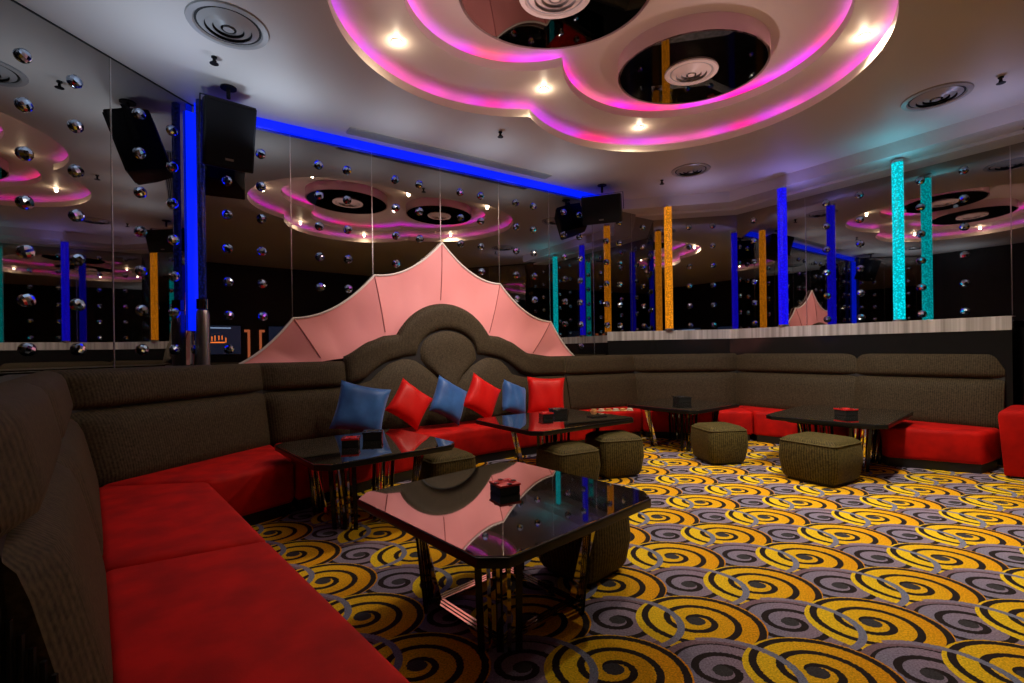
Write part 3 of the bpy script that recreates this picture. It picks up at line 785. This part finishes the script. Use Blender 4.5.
def drum(c, r, rm, label, label2):
    root = empty('ceiling_drum', (c.x, c.y, Z1))
    m = MB(); m.lathe([(r * 1.0, .0), (r * 1.0, Z2 - Z1), (r * .97, Z2 - Z1), (r * .97, .0)], n=72); m.build('plaster_side', M_DRUM, root, smooth=.6)
    m = MB(); m.lathe([(0, .001), (r * .97, .001), (r * .97, .012), (0, .012)], n=72); tag(m.build('mirror_disc', M_BLACKMIRROR, root, smooth=.6), 'black mirror disc')
    tag(root, label, 'ceiling disc', 'black discs in the ceiling recess')
    root.scale = (1.13, 1, 1); v_ = vent(c, rm, Z1 - .002, label2, M_MEDAL, name='ceiling_diffuser'); v_.scale = (1.13, 1, 1)
drum(V2(1.80, 4.70), .625, .225, 'round black mirror disc in the right lobe of the ceiling recess', 'small round cream diffuser in the middle of the right black disc')
drum(V2(.37, 3.66), .66, .25, 'round black mirror disc in the left lobe of the ceiling recess', 'round cream diffuser in the middle of the left black disc')
# downlights
DL = [(-.97, 4.18), (.37, 4.97), (1.60, 5.86), (3.12, 4.19), (2.3, 2.4), (.9, 1.95), (-.85, 3.0)]
NM = ['at the left lobe of the ceiling recess', 'at the notch between the two lobes of the recess', 'at the far side of the right lobe', 'at the right tip of the recess', 'behind the right disc', 'at the near side', 'at the near left']
for (x, y), nm in zip(DL, NM):
    root = empty('downlight', (x, y, Z1))
    m = MB(); m.lathe([(.032, -.003), (.034, -.009), (.048, -.006), (.05, 0)], n=24); m.build('trim_ring', M_COVE, root, smooth=.6)
    m = MB(); m.lathe([(0, -.004), (.032, -.004)], n=24); m.build('lens', M_LENS, root)
    tag(root, 'small warm round downlight ' + nm, 'downlight', 'downlights in the recess')
for (x, y), nm in zip([(-2.52, 4.10), (-.10, 5.58), (2.31, 7.25), (4.72, 4.58)], ['near the left diffuser', 'in front of the long slot grille', 'near the far corner diffuser', 'right of the cyan tinted diffuser']):
    root = empty('sprinkler_head', (x, y, ZC))
    m = MB(); m.lathe([(0, 0), (.022, 0), (.022, -.012), (.012, -.016), (.012, -.045), (0, -.045)], n=16); m.build('body', M_BLACKM, root, smooth=.6)
    m = MB(); m.lathe([(0, -.062), (.035, -.062), (.035, -.058), (0, -.058)], n=16); m.box((.016, 0, -.05), (.006, .006, .03)); m.box((-.016, 0, -.05), (.006, .006, .03)); m.build('deflector', M_BLACKM, root)
    tag(root, 'small dark sprinkler head on the ceiling ' + nm, 'sprinkler', 'sprinkler heads')
g0, g1 = V2(-1.84, 5.48), V2(.57, 7.05); gc = (g0 + g1) / 2; ge = (g1 - g0); gl = ge.length; ga = math.atan2(ge.y, ge.x)
root = empty('slot_grille', (gc.x, gc.y, ZC), ga)
m = MB(); m.box((0, .075, -.006), (gl, .015, .012)); m.box((0, -.075, -.006), (gl, .015, .012)); m.box((gl / 2, 0, -.006), (.015, .15, .012)); m.box((-gl / 2, 0, -.006), (.015, .15, .012)); m.build('frame', M_VENT, root)
m = MB()
for k in range(5): m.box((0, -.05 + k * .025, -.006), (gl - .02, .007, .010))
m.build('slats', M_VENT, root)
m = MB(); m.box((0, 0, -.0012), (gl - .02, .14, .002)); m.build('hollow', M_VENTDARK, root)
tag(root, 'long narrow slot air grille in the ceiling in front of the blue light strip', 'air vent')

# ------------------------------------------------------------------ loudspeakers
def speaker(loc, yaw, tilt, w, h, d, label):
    root = empty('loudspeaker', loc); root.rotation_mode = 'XYZ'; root.rotation_euler = (tilt, 0, yaw)
    m = MB(); pts = [(-w / 2, -d / 2), (w / 2, -d / 2), (w / 2 * .98, 0), (w * .30, d / 2), (-w * .30, d / 2), (-w / 2 * .98, 0)]
    m.prism(pts, -h / 2, h / 2); m.build('cabinet', M_BLACKM, root, bevel=.015, seg=3, smooth=.5)
    m = MB(); m.box((0, -d / 2 - .006, 0), (w * .92, .014, h * .93)); m.build('front_grille', M_GRILLE, root, bevel=.005)
    m = MB(); m.box((0, -d / 2 - .015, -h * .36), (.07, .004, .02)); m.build('badge', M_STEEL, root)
    m = MB(); m.bar((w / 2 + .015, 0, -.02), (w / 2 + .015, 0, h / 2 + .02), .05, .006, (0, 1, 0)); m.bar((-w / 2 - .015, 0, -.02), (-w / 2 - .015, 0, h / 2 + .02), .05, .006, (0, 1, 0)); m.bar((-w / 2 - .018, 0, h / 2 + .02), (w / 2 + .018, 0, h / 2 + .02), .05, .006, (0, 1, 0))
    m.build('bracket', M_BLACKM, root)
    tag(root, label, 'loudspeaker', 'hanging loudspeakers')
    rt = Vector(loc); top = rt + Matrix.Rotation(yaw, 3, 'Z') @ (Matrix.Rotation(tilt, 3, 'X') @ Vector((0, 0, h / 2 + .06)))
    m = MB(); m.lathe([(0, 0), (.07, 0), (.07, .012), (0, .012)], (top.x, top.y, ZC - .013), 20); m.tube([(top.x, top.y, top.z - .02), (top.x, top.y, ZC - .005)], .018)
    q = m.build('mounting_pole', M_BLACKM, None, smooth=.6); q.data.transform(root_inv(root)); q.parent = root
    return root
def root_inv(root):
    M = Matrix.Translation(root.location) @ root.rotation_euler.to_matrix().to_4x4(); return M.inverted()
speaker((-2.75, 4.66, 3.43), R_(40), R_(18), .43, .60, .36, 'black loudspeaker hanging from the ceiling at the left corner of the mirrors')
speaker((1.46, 7.50, 3.50), R_(-20), R_(16), .60, .42, .42, 'black loudspeaker hanging at the right end of the blue light strip')

# ------------------------------------------------------------------ screens on the wall behind the camera (seen in the mirrors)
wd = (E - G_).normalized(); wn = V2(-wd.y, wd.x)
def scr(t, label, txt):
    p = G_ + wd * t + wn * .05; root = empty('wall_screen', (p.x, p.y, 1.72), math.atan2(wd.y, wd.x))
    m = MB(); m.box((0, 0, 0), (1.45, .06, .86)); m.build('bezel', M_BLACKM, root, bevel=.01)
    m = MB(); m.box((0, .032, 0), (1.38, .006, .79)); m.build('panel', mat('screen_glow_%d' % txt, (.01, .01, .02), .2, emis=(.012, .02, .05), es=1), root)
    if txt:
        m = MB(); rnd = random.Random(3)
        for k in range(9): m.box((-.35 + k * .085 + rnd.uniform(-.01, .01), .037, .02 + rnd.uniform(-.03, .06)), (.02, .004, rnd.uniform(.06, .16)), 0)
        m.box((.05, .037, -.07), (.5, .004, .03)); m.build('glowing_marks', mat('orange_glow', (0, 0, 0), .4, emis=(1, .22, .03), es=2.5), root)
        m = MB(); m.box((.15, .037, .33), (.6, .004, .03)); m.build('title_bar', mat('blue_glow', (0, 0, 0), .4, emis=(.4, .6, 1), es=1.2), root)
    tag(root, label, 'screen')
scr(1.75, 'wall screen with glowing orange marks, seen reflected left of the pink crown', 1)
scr(3.85, 'dark wall screen, seen reflected behind the left tip of the pink crown', 0)
for k, (t, sg) in enumerate(((2.65, 1), (2.95, -1))):
    p = G_ + wd * t + wn * .03; root = empty('neon_bracket', (p.x, p.y, 1.6), math.atan2(wd.y, wd.x))
    m = MB(); m.box((0, 0, 0), (.06, .03, .8)); m.box((-sg * .04, 0, .38), (.14, .03, .07)); m.build('glowing_bar', mat('neon_orange_%d' % k, (0, 0, 0), .4, emis=(1, .25, .1), es=.7), root)
    tag(root, 'orange %s angle light between the reflected wall screens' % ('left' if sg > 0 else 'right'), 'wall light')

# ------------------------------------------------------------------ light
def spot(loc, target, e, col, size=1.6, blend=.6, rad=.02, name='spot_lamp'):
    l = bpy.data.lights.new(name, 'SPOT'); l.energy = e; l.color = col; l.spot_size = size; l.spot_blend = blend; l.shadow_soft_size = rad
    o = bpy.data.objects.new(name, l); COL.objects.link(o); o.location = loc
    o.rotation_euler = (Vector(target) - Vector(loc)).to_track_quat('-Z', 'Y').to_euler(); return o
def point(loc, e, col, rad=.1):
    l = bpy.data.lights.new('point_lamp', 'POINT'); l.energy = e; l.color = col; l.shadow_soft_size = rad
    o = bpy.data.objects.new('point_lamp', l); COL.objects.link(o); o.location = loc; return o
WARM = (1, .80, .56)
DP = [18, 95, 125, 125, 12, 5, 3]
for (x, y), p_ in zip(DL, DP):
    spot((x, y, Z1 - .015), (x, y, 0), p_, WARM, R_(150), .7, .035)
    point((x, y, Z1 - .05), 1.5, WARM, .02)
# added spots without fixtures, brightening crown, sofas, carpet and steel band
spot((1.6, 5.6, 3.83), (1.9, 7.4, .9), 60, (1, .80, .74), R_(66), .8)
spot((.6, 4.5, 3.83), (-.95, 6.45, 1.9), 200, (1, .82, .78), R_(58), .8)
spot((.2, 4.3, 3.83), (-.5, 5.9, .45), 110, (1, .84, .7), R_(50), .8)
spot((2.3, 3.3, 3.84), (2.4, 3.9, 0), 190, (1, .88, .68), R_(75), .8)
spot((3.2, 3.9, 3.84), (3.7, 4.9, 0), 200, (1, .90, .72), R_(84), .8)
spot((2.5, 5.3, 3.84), (3.8, 7.0, 1.1), 70, (.9, .92, 1), R_(62), .9)
for q_ in ((-.1, 3.9), (1.75, 4.6), (1.35, 2.9), (-.6, 3.3)): spot((q_[0] + .3, q_[1], 3.2), (q_[0] + .3, q_[1], 4.1), 9, (1, .68, .70), R_(150), .9, .015)  # unseen uplights added under the lobes to brighten the recess plaster
# unseen cool uplights added along the mirror walls to brighten the ceiling
def up(p, z, e, col): spot((p.x, p.y, z), (p.x, p.y, 3.86), e, col, R_(160), 1, .05)
COOL = (.66, .80, 1)
for s_, e_ in ((.7, 9), (1.9, 5), (3.1, 5), (4.3, 5)): up(on(s_, .7), 3.25, e_, COOL)
up(A - dL * .9 + nL * .8, 3.1, 13, COOL); up(A - dL * 2.0 + nL * 1.0, 3.1, 11, COOL)
up(V2(4.0, 6.9), 3.3, 6, (.3, .25, 1)); up(V2(4.75, 5.9), 3.35, 5, (.1, .75, 1)); up(V2(2.9, 7.4), 3.3, 4, (.55, .5, 1)); up(V2(5.0, 4.9), 3.2, 7, (.5, .5, .9))  # coloured uplights added as the tubes' spill on the ceiling

w = bpy.data.worlds.new('world'); S.world = w; w.use_nodes = True
w.node_tree.nodes['Background'].inputs[0].default_value = (.5, .5, .6, 1); w.node_tree.nodes['Background'].inputs[1].default_value = .01
S.view_settings.view_transform = 'Standard'; S.view_settings.look = 'None'; S.view_settings.gamma = 1; S.view_settings.exposure = 0.16
S.view_settings.use_curve_mapping = False
try:
    S.cycles.max_bounces = 10; S.cycles.glossy_bounces = 6; S.cycles.diffuse_bounces = 4
except Exception: pass
